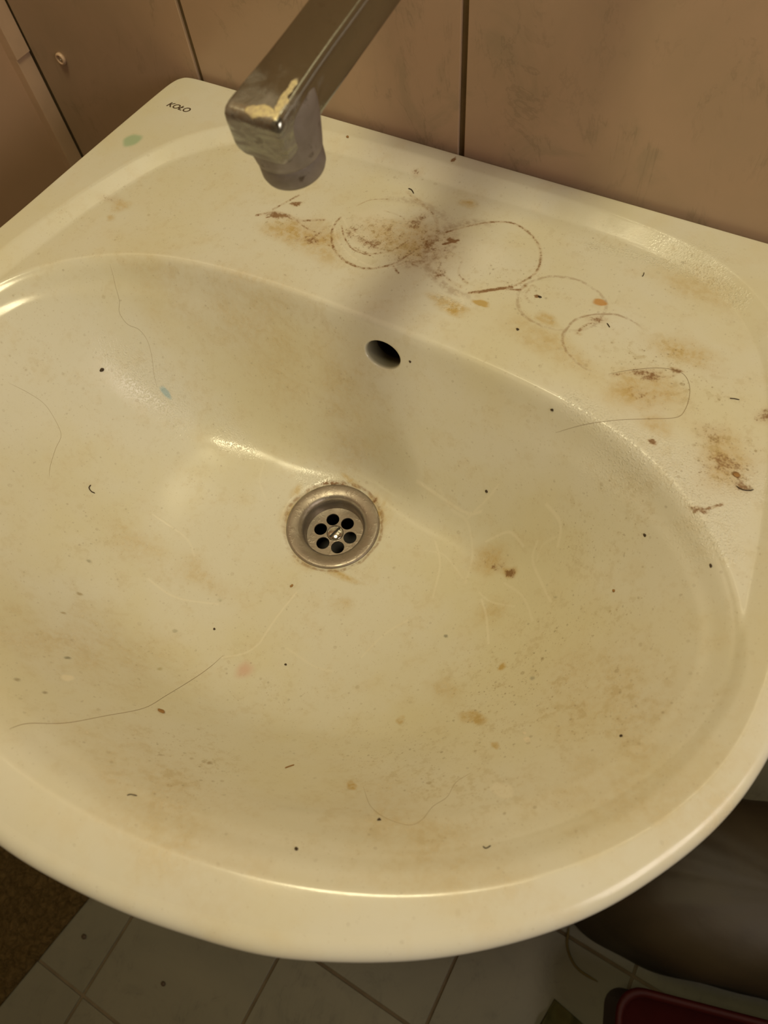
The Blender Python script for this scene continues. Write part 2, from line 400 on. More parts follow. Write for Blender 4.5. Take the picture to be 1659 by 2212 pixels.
slab('wall_left', XL - .07, XL - .012, YF, YB + .06, 0, ZC, M_PANEL)
slab('wall_right', XR, XR + .06, YF, YB + .06, 0, ZC, M_PAINT)
slab('wall_front', XL - .07, XR + .06, YF - .06, YF, 0, ZC, M_PAINT)
slab('ceiling', XL - .07, XR + .06, YF - .06, YB + .06, ZC, ZC + .05, M_PAINT)
# corner strip between the tiles and the pink panel (its upper length bulges a little where it was cut)
bm = bmesh.new()
add_box(bm, XL - .014, XL - .0005, YB - .019, YB - .0002, 0, .8245, .0004)
add_box(bm, XL - .014, XL + .0012, YB - .019, YB - .0002, .8235, ZC, .0004)
tag(from_bm('trim_1', bm, M_STRIP, smooth=False), kind='structure')
# unseen glowing opening added on the right side wall to brighten the bowl's left
def added_window():
    bm = bmesh.new(); y0, y1, z0, z1, t = -.43, .19, 1.05, 1.67, .05
    for a in ((y0 - t, y1 + t, z0 - t, z0), (y0 - t, y1 + t, z1, z1 + t), (y0 - t, y0, z0, z1), (y1, y1 + t, z0, z1)): add_box(bm, XR - .03, XR - .0005, *a, .003)
    w = tag(from_bm('added_window_1', bm, M_WHITEPL, smooth=False), kind='structure')
    s = NT('glowing_pane'); s.set(color=(.7, .68, .62), rough=.4, emit=(1.0, .88, .74), emit_s=.6)
    bm = bmesh.new(); add_box(bm, XR - .010, XR - .002, y0, y1, z0, z1); from_bm('added_pane', bm, s.m, w, smooth=False)
added_window()
# old screw plug in the tile
scr = empty('screw_plug', (-.4725, YB, .8262), 'small pale screw plug in the greenish wall tile left of the basin', 'screw plug')
bm = bmesh.new(); lathe(bm, [(.0058, 0), (.0058, -.0022), (.0050, -.0034), (.0036, -.0034), (.0030, -.0012), (.0004, -.0012)], 32, axis='Y'); from_bm('plug_ring', bm, M_STRIP, scr)
bm = bmesh.new(); lathe(bm, [(.0026, -.0005), (.0026, -.0022), (.0016, -.0028), (.0003, -.0028)], 24, axis='Y'); add_box(bm, -.0022, .0022, -.0031, -.0026, -.0004, .0004); from_bm('screw_head', bm, M_CLEAN, scr)

# ------------------------------------------------------------------ the basin
basin = empty('washbasin', (0, .468, .85), 'dirty cream ceramic washbasin with stained shelf, fixed to the tiled wall', 'sink')
NA, NR = 1900, 380
# rays from the drain to evenly spaced outline points
seg = np.linalg.norm(np.roll(OUT, -1, 0) - OUT, axis=1); cum = np.concatenate([[0], np.cumsum(seg)])
tt = np.linspace(0, cum[-1], NA, endpoint=False); OC = np.vstack([OUT, OUT[:1]])
OP = np.stack([np.interp(tt, cum, OC[:, 0]), np.interp(tt, cum, OC[:, 1])], 1)
DV = OP - np.array(DC); RO = np.linalg.norm(DV, axis=1); DV /= RO[:, None]
frontness = sstep(.24, .02, OP[:, 1])
rr = .0028 + .0082 * frontness                       # radius of the outer edge
r0 = .0305
R1 = RO - rr
# spread the samples evenly along the curved surface
ci = np.arange(0, NA, 5); tc = np.linspace(0, 1, 150)
Pc = np.array(DC) + DV[ci][:, None, :] * (r0 + (R1[ci] - r0)[:, None] * tc)[..., None]
zc = sinkz(Pc.reshape(-1, 2)).reshape(len(ci), -1)
dl = np.hypot(np.diff(tc)[None] * (R1[ci] - r0)[:, None], np.diff(zc, axis=1)); cl = np.concatenate([np.zeros((len(ci), 1)), np.cumsum(dl, 1)], 1); cl /= cl[:, -1:]
tn = np.linspace(0, 1, NR)
TM = np.stack([np.interp(tn, cl[i], tc) for i in range(len(ci))])
idx = np.arange(NA) / 5.0; i0 = np.floor(idx).astype(int); fr = (idx - i0)[:, None]
TM = np.vstack([TM, TM[:1]]); TT = TM[i0] * (1 - fr) + TM[i0 + 1] * fr
RRr = r0 + (R1 - r0)[:, None] * TT
G = np.array(DC) + DV[:, None, :] * RRr[..., None]                       # NA x NR x 2
Z = sinkz(G.reshape(-1, 2)).reshape(NA, NR)
V = np.concatenate([G, Z[..., None]], 2)
# outer edge, skirt and underside
zt = Z[:, -1]
rings = []
for a in np.linspace(0, 90, 9)[1:]:
    ar = math.radians(a); rings.append(np.concatenate([np.array(DC) + DV * (R1 + rr * math.sin(ar))[:, None], (zt - rr * (1 - math.cos(ar)))[:, None]], 1))
skirt = .030 + .030 * frontness
for fz, fi in ((.35, .0), (.7, .0015), (1.0, .004), (1.15, .012)):
    rings.append(np.concatenate([np.array(DC) + DV * (RO - fi)[:, None], (zt - rr - skirt * fz)[:, None]], 1))
for k, (fs, zz) in enumerate(((.90, .775), (.80, .750), (.66, .715), (.5, .690), (.34, .672), (.22, .664))):
    zz_ = np.minimum(zz, zt - rr - skirt * 1.2 - .004 * k); rings.append(np.concatenate([np.array(DC) + DV * (.034 + (RO - .034) * fs)[:, None], zz_[:, None]], 1))
rings.append(np.concatenate([np.array(DC) + DV * .034, np.full((NA, 1), .660)], 1))
rings.append(np.concatenate([np.array(DC) + DV * r0, np.full((NA, 1), .662)], 1))
Vall = np.concatenate([V] + [r[:, None, :] for r in rings], 1); NC = Vall.shape[1]
verts = Vall.reshape(-1, 3)
ia = np.arange(NA)[:, None]; ir = np.arange(NC)[None]
ja = (ia + 1) % NA; jr = (ir + 1) % NC
faces = np.stack([ia * NC + ir + 0 * ja, ja * NC + ir, ja * NC + jr, ia * NC + jr], -1).reshape(-1, 4)
# ---- overflow hole cut through the steep back wall
oc = px_to_surf([(826, 767)])[0]; on = surf_normal([oc])[0]
ou = np.array([1.0, 0, 0]); ov = np.cross(on, ou); ov /= np.linalg.norm(ov)
HA, HB = .0150, .0112
rel = verts - oc; hu, hv, hw = rel @ ou, rel @ ov, rel @ on
near = (np.abs(hw) < .02) & (np.hypot(hu, hv) < .03) & ((np.arange(len(verts)) % NC) < NR)
f = np.where(near, np.hypot(hu / HA, hv / HB), 9.0)
bad = f < 1.0
keep = ~bad[faces].any(1)
removed = faces[~keep]; faces = faces[keep]
edge = np.unique(removed); edge = edge[~bad[edge]]; edge = edge[f[edge] < 2]
used = np.zeros(len(verts), bool); used[np.unique(faces)] = True; edge = edge[used[edge]]
ang = np.arctan2(hv[edge] / HB, hu[edge] / HA)
# pull the border onto a clean ellipse, following the wall's own curvature
scale = 1.0 / f[edge]
nu, nv = hu[edge] * scale, hv[edge] * scale
tgt = oc + nu[:, None] * ou + nv[:, None] * ov
for _ in range(4):
    zz = sinkz(tgt[:, :2]); tgt = tgt + ((zz - tgt[:, 2]) * on[2])[:, None] * on
verts[edge] = tgt
# border edges in order
emap = {}
fe = {}
for q in faces[np.isin(faces, edge).sum(1) >= 2]:
    for a, b in zip(q, np.roll(q, -1)):
        fe[(int(a), int(b))] = 1
nxt = {}
es = set(int(e) for e in edge)
for (a, b) in fe:
    if a in es and b in es and (b, a) not in fe: nxt[b] = a
loop = [next(iter(nxt))]
while nxt.get(loop[-1]) is not None and nxt[loop[-1]] != loop[0] and len(loop) < 5000: loop.append(nxt[loop[-1]])
th_ = np.unwrap(np.arctan2((verts[loop] - oc) @ ov / HB, (verts[loop] - oc) @ ou / HA)); L = len(loop); sg = np.sign(th_[-1] - th_[0])
lin = th_[0] + sg * 2 * np.pi * np.arange(L) / L; dv = th_ - lin; wn = 21
dv = np.array([dv[(np.arange(i - wn // 2, i + wn // 2 + 1)) % L].mean() for i in range(L)]); th_ = lin + dv
P_ = oc + (HA * np.cos(th_))[:, None] * ou + (HB * np.sin(th_))[:, None] * ov
for _ in range(4): P_ = P_ + ((sinkz(P_[:, :2]) - P_[:, 2]) * on[2])[:, None] * on
verts[loop] = P_
lp = verts[loop]; new = []; nf = []; nb = len(verts); L = len(loop)
inw = np.array([-1, -1, -1]) * on
prevs = np.array(loop)
lcen = lp.mean(0)
for k, (din, dep) in enumerate(((.0003, .0004), (.0009, .0014), (.0012, .003), (.0012, .007), (.0012, .011), (.0012, .016))):
    rad = lp - lcen; rad -= np.outer(rad @ on, on); rl = np.linalg.norm(rad, axis=1, keepdims=True)
    ringv = lp - rad / rl * din + inw * dep
    new.append(ringv); ids = nb + k * L + np.arange(L)
    nf.append(np.stack([prevs, np.roll(prevs, -1), np.roll(ids, -1), ids], 1)); prevs = ids
verts = np.vstack([verts] + new); faces = np.vstack([faces] + nf)

# ---- dirt painted where it lies: soft masks, broken up in the material
NT_ = NA * NC
TOPMASK = np.zeros(len(verts), bool); TOPMASK[:NT_] = (np.arange(NT_) % NC) < NR + 6
A = {k: np.zeros(len(verts)) for k in ('yellow', 'brown', 'grime', 'scratch', 'film')}
PAINT = np.zeros((len(verts), 4))
XY = verts[:, :2]
def blob_mask(c, rx, ry, rot=0, soft=.6, wob=.25):
    near_ = np.where((np.abs(XY[:, 0] - c[0]) < 1.6 * max(rx, ry)) & (np.abs(XY[:, 1] - c[1]) < 1.6 * max(rx, ry)))[0]
    m0 = np.zeros(len(XY)); d = XY[near_] - c[:2]; cr, sr = math.cos(rot), math.sin(rot)
    u = (d[:, 0] * cr + d[:, 1] * sr) / rx; v = (-d[:, 0] * sr + d[:, 1] * cr) / ry
    r = np.hypot(u, v); ph = rng.uniform(0, 6, 3)
    sel = r < 2; m = np.zeros(len(d)); a = np.arctan2(v[sel], u[sel])
    w = 1 + wob * (np.sin(2 * a + ph[0]) * .4 + np.sin(3 * a + ph[1]) * .35 + np.sin(5 * a + ph[2]) * .25)
    m[sel] = sstep(1, 1 - soft, r[sel] / w); m0[near_] = m; return m0
def poly_mask(P2, width):
    m = np.zeros(len(XY)); lo = P2.min(0) - .01; hi = P2.max(0) + .01
    sel = np.where((XY[:, 0] > lo[0]) & (XY[:, 0] < hi[0]) & (XY[:, 1] > lo[1]) & (XY[:, 1] < hi[1]))[0]
    if len(sel) == 0: return m
    p = XY[sel]; best = np.full(len(sel), 9.0)
    for a, b in zip(P2[:-1], P2[1:]):
        d = b - a; t = np.clip(((p - a) @ d) / max(d @ d, 1e-12), 0, 1); best = np.minimum(best, np.linalg.norm(p - a - t[:, None] * d, axis=1))
    m[sel] = sstep(width, width * .2, best); return m
def smooth_px(pts, n=10):
    pts = np.array(pts, float)
    if len(pts) < 3: return pts
    Q = [pts[0]]
    for i in range(len(pts) - 1):
        p0, p1, p2, p3 = pts[max(i - 1, 0)], pts[i], pts[i + 1], pts[min(i + 2, len(pts) - 1)]
        for k in range(1, n + 1):
            t = k / n; Q.append(.5 * ((2 * p1) + (-p0 + p2) * t + (2 * p0 - 5 * p1 + 4 * p2 - p3) * t * t + (-p0 + 3 * p1 - 3 * p2 + p3) * t ** 3))
    return np.array(Q)
MM = .001
blobs = { # photo pixel, half width mm, half depth mm, turn, strength, softness
 'yellow': [(620, 500, 34, 22, -.2, .65, .9), (700, 520, 26, 20, 0, .65, .9), (260, 445, 16, 12, .5, .5, .8), (240, 470, 8, 6, 0, .4, .8), (880, 520, 55, 40, 0, .45, .9), (970, 660, 26, 12, -.1, .75, .7),
            (1040, 655, 9, 5, 0, .8, .5), (1010, 440, 14, 8, 0, .5, .8), (1180, 690, 14, 10, 0, .65, .8), (1390, 840, 40, 28, .2, .6, .9), (1480, 760, 45, 22, .1, .5, .9), (1570, 1000, 30, 35, 0, .5, .9), (1420, 920, 20, 15, 0, .4, .9),
            (760, 1040, 16, 5, -.2, .8, .7), (820, 1105, 6, 20, 0, .7, .8), (730, 1240, 30, 7, 0, .5, .8), (640, 1060, 8, 14, 0, .4, .8), (720, 1140, 58, 58, 0, .60, .35),
            (1060, 1210, 26, 18, .2, .65, .9), (1100, 1235, 10, 8, 0, .7, .8), (300, 1180, 60, 30, 0, .2, .95), (430, 1240, 60, 24, 0, .2, .95), (1020, 1550, 14, 9, 0, .55, .6), (1085, 1440, 4, 5, 0, .75, .6), (865, 1555, 5, 5, 0, .5, .5),
            (760, 1697, 6, 4, 0, .65, .5), (1070, 1610, 4, 3.5, 0, .6, .5), (350, 600, 80, 40, 0, .15, .95), (560, 700, 90, 50, 0, .2, .95), (750, 900, 60, 40, 0, .22, .95), (200, 1400, 90, 60, 0, .2, .95), (350, 1750, 120, 50, -.3, .22, .95), (1400, 1700, 90, 60, .6, .22, .95), (900, 1800, 120, 40, 0, .2, .95), (1300, 1500, 90, 70, 0, .2, .95), (680, 520, 48, 30, -.2, .55, .95), (1180, 740, 70, 24, -.3, .4, .95), (1500, 620, 60, 30, 0, .25, .95), (740, 1310, 20, 14, 0, .25, .9), (1060, 1320, 18, 24, 0, .25, .9), (960, 1490, 24, 20, 0, .25, .9)],
 'brown': [(930, 530, 62, 52, .2, .34, .95), (820, 500, 50, 38, 0, .34, .95), (690, 500, 40, 24, 0, .24, .95), (1400, 860, 60, 40, 0, .20, .95), (1560, 1010, 44, 44, 0, .28, .95), (1050, 1215, 34, 24, 0, .22, .95), (600, 465, 20, 7, .2, .85, .8), (640, 440, 10, 5, .5, .8, .8), (675, 520, 12, 7, .1, .7, .8), (760, 500, 10, 16, 0, .55, .9), (800, 525, 28, 12, 0, .65, .9), (900, 480, 14, 22, 0, .6, .9), (925, 530, 16, 12, 0, .6, .9), (890, 560, 34, 22, 0, .35, .9),
           (975, 520, 8, 5, 0, 1.0, .7), (950, 590, 10, 12, 0, .6, .9), (1160, 640, 3, 2.2, 0, 1.2, .5), (1290, 690, 14, 8, .2, .6, .9), (1400, 810, 22, 9, .3, .75, .9), (1460, 800, 9, 5, 0, .8, .9), (1380, 850, 20, 12, 0, .4, .9),
           (1565, 1000, 20, 18, 0, .6, .9), (1590, 1025, 4, 3, 0, 1.2, .5), (1600, 1050, 12, 8, 0, .7, .9), (1510, 1100, 10, 4, 0, .8, .8), (1410, 955, 5, 3.5, 0, .9, .6), (1540, 940, 26, 16, 0, .4, .9), (1650, 900, 10, 12, 0, .6, .9),
           (1102, 1238, 9, 7, 0, .85, .8), (1075, 1225, 16, 9, 0, .45, .9), (720, 1046, 5, 2.5, 0, 1.1, .6), (810, 1080, 4, 6, 0, .7, .8), (240, 430, 20, 9, .5, .35, .9), (980, 345, 3.5, 5, 0, .9, .6), (900, 375, 10, 6, 0, .5, .9)],
 'grime': [(1450, 800, 90, 60, 0, .75, .9), (1560, 1000, 50, 60, 0, .9, .9), (820, 520, 80, 50, 0, .9, .9), (620, 500, 50, 30, 0, .7, .9), (1100, 600, 90, 40, 0, .55, .9), (1150, 1500, 140, 110, 0, .60, .9), (900, 1650, 120, 70, 0, .55, .9), (400, 1650, 90, 50, 0, .55, .9), (200, 1150, 70, 60, 0, .35, .9),
           (700, 700, 160, 60, 0, .25, .9), (1300, 1150, 80, 60, 0, .45, .9), (1500, 560, 50, 30, 0, .5, .9), (1250, 520, 100, 30, 0, .4, .9), (560, 1480, 120, 70, 0, .35, .9), (1250, 1350, 90, 60, 0, .5, .9), (150, 480, 60, 30, .7, .25, .9)],
 'film': [(340, 850, 55, 40, 0, 1.0, .9), (500, 930, 50, 24, 0, .6, .9), (1400, 980, 60, 40, 0, .9, .9), (1540, 1130, 30, 40, 0, 1.0, .9), (1500, 560, 50, 30, 0, .6, .9), (720, 1060, 60, 24, 0, .9, .9), (1600, 1050, 30, 30, 0, .8, .9), (1100, 1300, 50, 40, 0, .3, .9), (970, 655, 26, 12, 0, .9, .8)]}
for key, lst in blobs.items():
    C3 = px_to_surf([(b[0], b[1]) for b in lst])
    for b, c in zip(lst, C3):
        A[key] = np.maximum(A[key], b[5] * blob_mask(c, b[2] * MM * .80, b[3] * MM * .80, b[4], b[6]))
for pl_, w_ in (([(1240, 865), (1350, 940), (1450, 1025), (1530, 1110), (1580, 1195)], 11), ([(1280, 530), (1400, 560), (1520, 600), (1600, 650)], 9)):
    A['film'] = np.maximum(A['film'], poly_mask(px_to_surf(smooth_px(pl_, 6))[:, :2], w_ * MM))
scr_px = [[(950, 1060), (975, 1100), (1010, 1130), (1020, 1200), (1005, 1260)], [(900, 1040), (960, 1080), (1010, 1110), (1040, 1105)], [(1010, 1120), (1050, 1080), (1075, 1050)], [(1160, 1170), (1150, 1210), (1170, 1260), (1190, 1300)], [(1160, 1210), (1170, 1180), (1200, 1160)],
          [(1035, 1280), (1060, 1300), (1110, 1310)], [(1040, 1295), (1050, 1330), (1055, 1390)], [(780, 1420), (830, 1370), (880, 1340)], [(320, 1250), (380, 1290), (470, 1305)], [(560, 1390), (600, 1330), (640, 1280)], [(570, 1000), (560, 1040), (575, 1080)], [(940, 1170), (950, 1220), (935, 1290)],
          [(1000, 1250), (960, 1200), (920, 1190)], [(330, 1110), (400, 1160), (420, 1200)], [(1050, 1170), (1100, 1150), (1130, 1180)], [(1090, 1260), (1130, 1290), (1150, 1340)], [(480, 1420), (530, 1410), (560, 1390)], [(620, 1400), (680, 1440), (720, 1450)], [(960, 640), (975, 655), (960, 670)], [(985, 630), (1000, 650), (990, 668)], [(720, 480), (730, 520), (770, 560), (830, 580), (900, 560)], [(740, 470), (760, 500), (800, 520)], [(1180, 1090), (1210, 1130), (1205, 1180)]]
brown_px = [([(735, 470), (720, 490), (716, 520), (730, 550), (760, 572), (800, 580), (850, 570), (890, 545), (925, 518)], 1.9, .70), ([(738, 488), (745, 515), (765, 540), (800, 552)], 1.3, .8), ([(740, 500), (780, 515), (812, 520)], 1.6, .6), ([(770, 445), (800, 432), (840, 430)], 1.0, .6),
            ([(880, 415), (910, 440), (940, 470), (946, 500)], 2.6, .45), ([(895, 470), (920, 490), (915, 525)], 2.2, .5), ([(555, 465), (600, 458), (640, 475), (700, 475)], 2.2, .7), ([(590, 452), (645, 422)], 1.8, .6), ([(965, 502), (1010, 489), (1060, 480), (1110, 483), (1150, 510), (1168, 545), (1160, 585), (1130, 608), (1100, 622)], 1.7, .75),
            ([(955, 520), (948, 560), (965, 600), (995, 620)], 2.8, .42), ([(1015, 633), (1050, 628), (1105, 620)], 2.4, 1.05), ([(1075, 622), (1120, 626), (1135, 618)], 1.6, .8), ([(575, 470), (620, 463), (660, 492), (690, 505)], 1.4, .7), ([(640, 520), (690, 508), (712, 530)], 2.4, .5), ([(765, 535), (800, 548), (850, 540), (880, 520)], 1.6, .6), ([(775, 512), (830, 528), (870, 505)], 1.4, .5), ([(830, 455), (870, 470), (880, 495)], 1.3, .45), ([(850, 575), (860, 590)], 1.6, .8), ([(1150, 655), (1135, 640), (1150, 615)], 1.2, .4), ([(1330, 830), (1390, 860), (1440, 850)], 1.6, .4), ([(1560, 985), (1590, 1000), (1610, 1035)], 2.0, .5), ([(957, 528), (990, 519)], 2.0, 1.1), ([(1000, 560), (990, 590), (1010, 612)], 1.6, .5), ([(1320, 812), (1400, 800), (1440, 815), (1470, 800)], 2.4, .5), ([(1245, 720), (1270, 700), (1310, 690)], 2.0, .6), ([(1500, 1105), (1530, 1098), (1560, 1090)], 1.6, .8), ([(700, 1045), (730, 1044), (750, 1050)], 1.6, .8)]
for pl, w_, st_ in brown_px:
    q = px_to_surf(smooth_px(pl, 6))[:, :2]; A['brown'] = np.maximum(A['brown'], st_ * poly_mask(q, w_ * MM) * (.80 + .20 * np.sin(XY[:, 0] * 830 + 1.3 * np.sin(XY[:, 1] * 510)) * np.sin(XY[:, 1] * 690 + np.sin(XY[:, 0] * 420))))
for pl in scr_px:
    q = px_to_surf(smooth_px(pl, 6))[:, :2]; A['scratch'] = np.maximum(A['scratch'], rng.uniform(.3, .7) * poly_mask(q, .0013))
for bx in ((800, 470, 19, 14), (1050, 550, 22, 18), (825, 465, 12, 9)):
    c = px_to_surf([bx[:2]])[0]; A['scratch'] = np.maximum(A['scratch'], .35 * blob_mask(c, bx[2] * MM, bx[3] * MM, 0, .7))
spots = [((285, 303), 11.5, 13.5, (.36, .50, .33), .85, .45), ((262, 268), 4, 2.5, (.5, .55, .38), .3, .8), ((358, 848), 6.5, 4.0, (.40, .53, .56), .9, .5), ((1296, 653), 7, 5, (.52, .26, .06), .85, .35), ((528, 1447), 12, 12, (.64, .38, .30), .6, .9), ((1085, 1707), 8.5, 6.5, (.84, .80, .68), .40, .35),
         ((1138, 1597), 3, 3, (.85, .75, .6), .5, .6), ((1133, 1583), 1.8, 1.5, (.85, .75, .6), .5, .6), ((146, 1464), 5, 3.5, (.85, .78, .6), .6, .5), ((378, 1363), 3, 2.6, (.33, .32, .22), .5, .5), ((146, 1421), 2.4, 2, (.2, .19, .13), .75, .6), ((192, 1212), 2.4, 2, (.3, .28, .2), .6, .6), ((345, 1445), 2.2, 2.6, (.42, .36, .16), .6, .6), ((475, 1296), 3, 2.6, (.45, .46, .34), .4, .6),
         ((963, 1374), 2.6, 2.2, (.2, .2, .15), .7, .6), ((1150, 1465), 2.6, 2.2, (.28, .28, .22), .6, .6), ((37, 1468), 2.6, 1.6, (.25, .19, .1), .6, .6), ((97, 1496), 2, 1.4, (.2, .14, .06), .6, .6), ((137, 1324), 2.2, 1.6, (.33, .24, .1), .6, .6), ((172, 1283), 2.8, 2.0, (.33, .25, .12), .65, .6), ((452, 1648), 2.2, 1.6, (.3, .2, .08), .7, .6), ((1252, 722), 3, 2, (.5, .33, .15), .4, .8), ((1200, 1290), 2.4, 1.2, (.3, .27, .16), .5, .7)]
SC = px_to_surf([s_[0] for s_ in spots])
for s_, c in zip(spots, SC):
    m = blob_mask(c, s_[1] * MM * .8, s_[2] * MM * .8, 0, s_[5], .15) * s_[4]
    PAINT[:, :3] = np.where(m[:, None] > PAINT[:, 3:4], np.array(s_[3]), PAINT[:, :3]); PAINT[:, 3] = np.maximum(PAINT[:, 3], m)

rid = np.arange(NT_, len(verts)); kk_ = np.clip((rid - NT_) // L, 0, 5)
PAINT[rid, :3] = (.10, .085, .045); PAINT[rid, 3] = np.array([.15, .5, .75, .85, .9, .95])[kk_]  # walls of the overflow hole, darker with depth
body = link_mesh('basin_body', verts, faces, [M_CER], basin)
body.location = (0, -.468, -.85)
A['grime'] = np.maximum(A['grime'], .03 + .17 * sstep(-.012, .01, gdist(XY, None, 's')))
for k, a in A.items():
    a = np.where(TOPMASK, np.clip(a, 0, 1.3), 0)
    at = body.data.attributes.new(k, 'FLOAT', 'POINT'); at.data.foreach_set('value', a.astype(np.float32))
ca = body.data.attributes.new('paint', 'FLOAT_COLOR', 'POINT'); ca.data.foreach_set('color', PAINT.astype(np.float32).ravel())
# dark lining of the overflow channel behind the hole
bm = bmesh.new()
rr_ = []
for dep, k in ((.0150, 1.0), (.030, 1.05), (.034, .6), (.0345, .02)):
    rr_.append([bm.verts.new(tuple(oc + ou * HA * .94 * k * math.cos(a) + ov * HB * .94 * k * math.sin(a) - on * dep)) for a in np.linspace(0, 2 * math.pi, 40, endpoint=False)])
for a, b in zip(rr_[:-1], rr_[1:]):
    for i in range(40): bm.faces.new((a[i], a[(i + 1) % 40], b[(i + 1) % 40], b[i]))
ch = from_bm('overflow_channel', bm, mat_plain('dark_channel', (.03, .02, .01), .8), basin); ch.location = (0, -.468, -.85)
# maker's mark printed on the back left corner
tc_ = bpy.data.curves.new('logo', 'FONT'); tc_.body = 'KO\u0141O'; tc_.size = .0086; tc_.offset = .00016; tc_.shear = .28; tc_.space_character = 1.02; tc_.extrude = .00004; tc_.align_x = 'CENTER'; tc_.align_y = 'CENTER'
to = bpy.data.objects.new('logo_tmp', tc_); COL.objects.link(to)
dg = bpy.context.evaluated_depsgraph_get(); me = bpy.data.meshes.new_from_object(to.evaluated_get(dg)); bpy.data.objects.remove(to)
me.materials.clear(); me.materials.append(M_LOGO); me.name = 'logo'
lg = bpy.data.objects.new('logo', me); COL.objects.link(lg); lg.parent = basin; lg['label'] = 'small dark brown printed lettering'
lc = px_to_surf([(385, 232)])[0]
lg.location = (lc[0], lc[1] - .468, lc[2] + .00012 - .85); lg.rotation_euler = (0, 0, -.02)

# ------------------------------------------------------------------ drain
DX, DY = DC
drain = empty('drain_strainer', (DX, DY, .690), 'round steel drain strainer with six holes in the basin bottom', 'drain')
bm = bmesh.new()
lathe(bm, [(.0395, -.0006), (.0398, .0004), (.0392, .0012), (.0370, .0016), (.0300, .0006), (.0272, -.0010), (.0258, -.0035), (.0250, -.0080), (.0246, -.0150), (.0238, -.0165), (.0262, -.0165), (.0268, -.0060), (.0300, -.0010)], 96, close=False)
from_bm('flange', bm, M_STEEL, drain)
# strainer plate with six round holes around the screw
bm = bmesh.new(); PZ = -.0150; n = 36; hr, hc = .0057, .0137
holes = []
outer = [bm.verts.new((.0246 * math.cos(2 * math.pi * i / 72), .0246 * math.sin(2 * math.pi * i / 72), PZ)) for i in range(72)]
ed = [bm.edges.new((outer[i], outer[(i + 1) % 72])) for i in range(72)]
A0 = math.radians(70)
for k in range(6):
    a = A0 + k * math.pi / 3; hv_ = [bm.verts.new((hc * math.cos(a) + hr * math.cos(2 * math.pi * i / n), hc * math.sin(a) + hr * math.sin(2 * math.pi * i / n), PZ)) for i in range(n)]
    ed += [bm.edges.new((hv_[i], hv_[(i + 1) % n])) for i in range(n)]; holes.append((a, hv_))
bmesh.ops.triangle_fill(bm, use_beauty=True, use_dissolve=False, edges=ed)
for f_ in [f_ for f_ in bm.faces if any((f_.calc_center_median().xy - Vector((hc * math.cos(a), hc * math.sin(a)))).length < hr * .93 for a, _ in holes)]: bm.faces.remove(f_)
ex = bmesh.ops.extrude_face_region(bm, geom=list(bm.faces)); bmesh.ops.translate(bm, vec=(0, 0, -.0016), verts=[g for g in ex['geom'] if isinstance(g, bmesh.types.BMVert)])
from_bm('strainer_plate', bm, M_STEEL, drain, smooth=False)
bm = bmesh.new(); lathe(bm, [(.0072, PZ + .0001), (.0072, PZ + .0010), (.0063, PZ + .0017), (.0012, PZ + .0023), (.0002, PZ + .0023)], 40)
sc_ = from_bm('screw', bm, M_CLEAN, drain)
bm = bmesh.new(); add_box(bm, -.0009, .0009, -.0060, .0060, PZ + .0012, PZ + .0025, .0001)
sl = from_bm('screw_slot', bm, M_DARK, sc_); sl.rotation_euler = (0, 0, -.25)
bm = bmesh.new(); lathe(bm, [(.0240, -.0170), (.0240, -.060), (.0236, -.0602), (.0002, -.0602)], 48, close=False)
from_bm('tail_pipe', bm, M_DARK, drain)

# ------------------------------------------------------------------ faucet
TZ = 1.062
FX = -.0028
faucet = empty('wall_faucet', (FX, YB, TZ), 'limescaled chrome wall faucet whose spout reaches over the basin', 'faucet')
def rounded_rect(w, h, r, n=6):
    pts = []
    for cx, cz, a0 in ((w / 2 - r, h / 2 - r, 0), (-w / 2 + r, h / 2 - r, 90), (-w / 2 + r, -h / 2 + r, 180), (w / 2 - r, -h / 2 + r, 270)):
        for k in range(n + 1):
            a = math.radians(a0 + 90 * k / n); pts.append((cx + r * math.cos(a), cz + r * math.sin(a)))
    return pts
SW, SH = .0275, .0215
def deposit(o, fn):
    co = np.empty(len(o.data.vertices) * 3); o.data.vertices.foreach_get('co', co); co = co.reshape(-1, 3)
    at_ = o.data.attributes.new('deposit', 'FLOAT', 'POINT'); at_.data.foreach_set('value', np.asarray(fn(co), np.float32))
# the spout: a bar that slopes down to a drop-shaped head; local y runs back along it from the outlet axis
bm = bmesh.new(); rgs = []
for y, w, h, dz, rk in ((.192, SW, SH, 0, .17), (.14, SW, SH, 0, .17), (.08, SW, SH, 0, .17), (.035, SW, SH, 0, .17), (.018, SW * 1.02, SH, 0, .17), (.006, SW * 1.06, SH, 0, .17), (-.004, SW * 1.10, SH, 0, .17), (-.0120, SW * 1.12, SH, -.0001, .17), (-.0150, SW * 1.11, SH * .99, -.0003, .18), (-.0168, SW * 1.08, SH * .96, -.0008, .20), (-.0178, SW * 1.02, SH * .90, -.0017, .22), (-.0182, SW * .90, SH * .80, -.0030, .24), (-.0183, SW * .5, SH * .5, -.006, .3)):
    rgs.append([bm.verts.new((px_, y, -SH / 2 + pz_ + dz)) for px_, pz_ in rounded_rect(w, h, min(w, h) * rk)])
for a, b in zip(rgs[:-1], rgs[1:]):
    for i in range(len(a)): bm.faces.new((a[i], a[(i + 1) % len(a)], b[(i + 1) % len(a)], b[i]))
bm.faces.new(rgs[0]); bm.faces.new(rgs[-1])
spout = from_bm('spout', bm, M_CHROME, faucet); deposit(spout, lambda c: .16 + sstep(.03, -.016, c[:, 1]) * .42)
spout.location = (0, .233 - YB, 1.035 - TZ); spout.rotation_euler = (math.radians(8.0), 0, 0)
bm = bmesh.new()
rgs = []
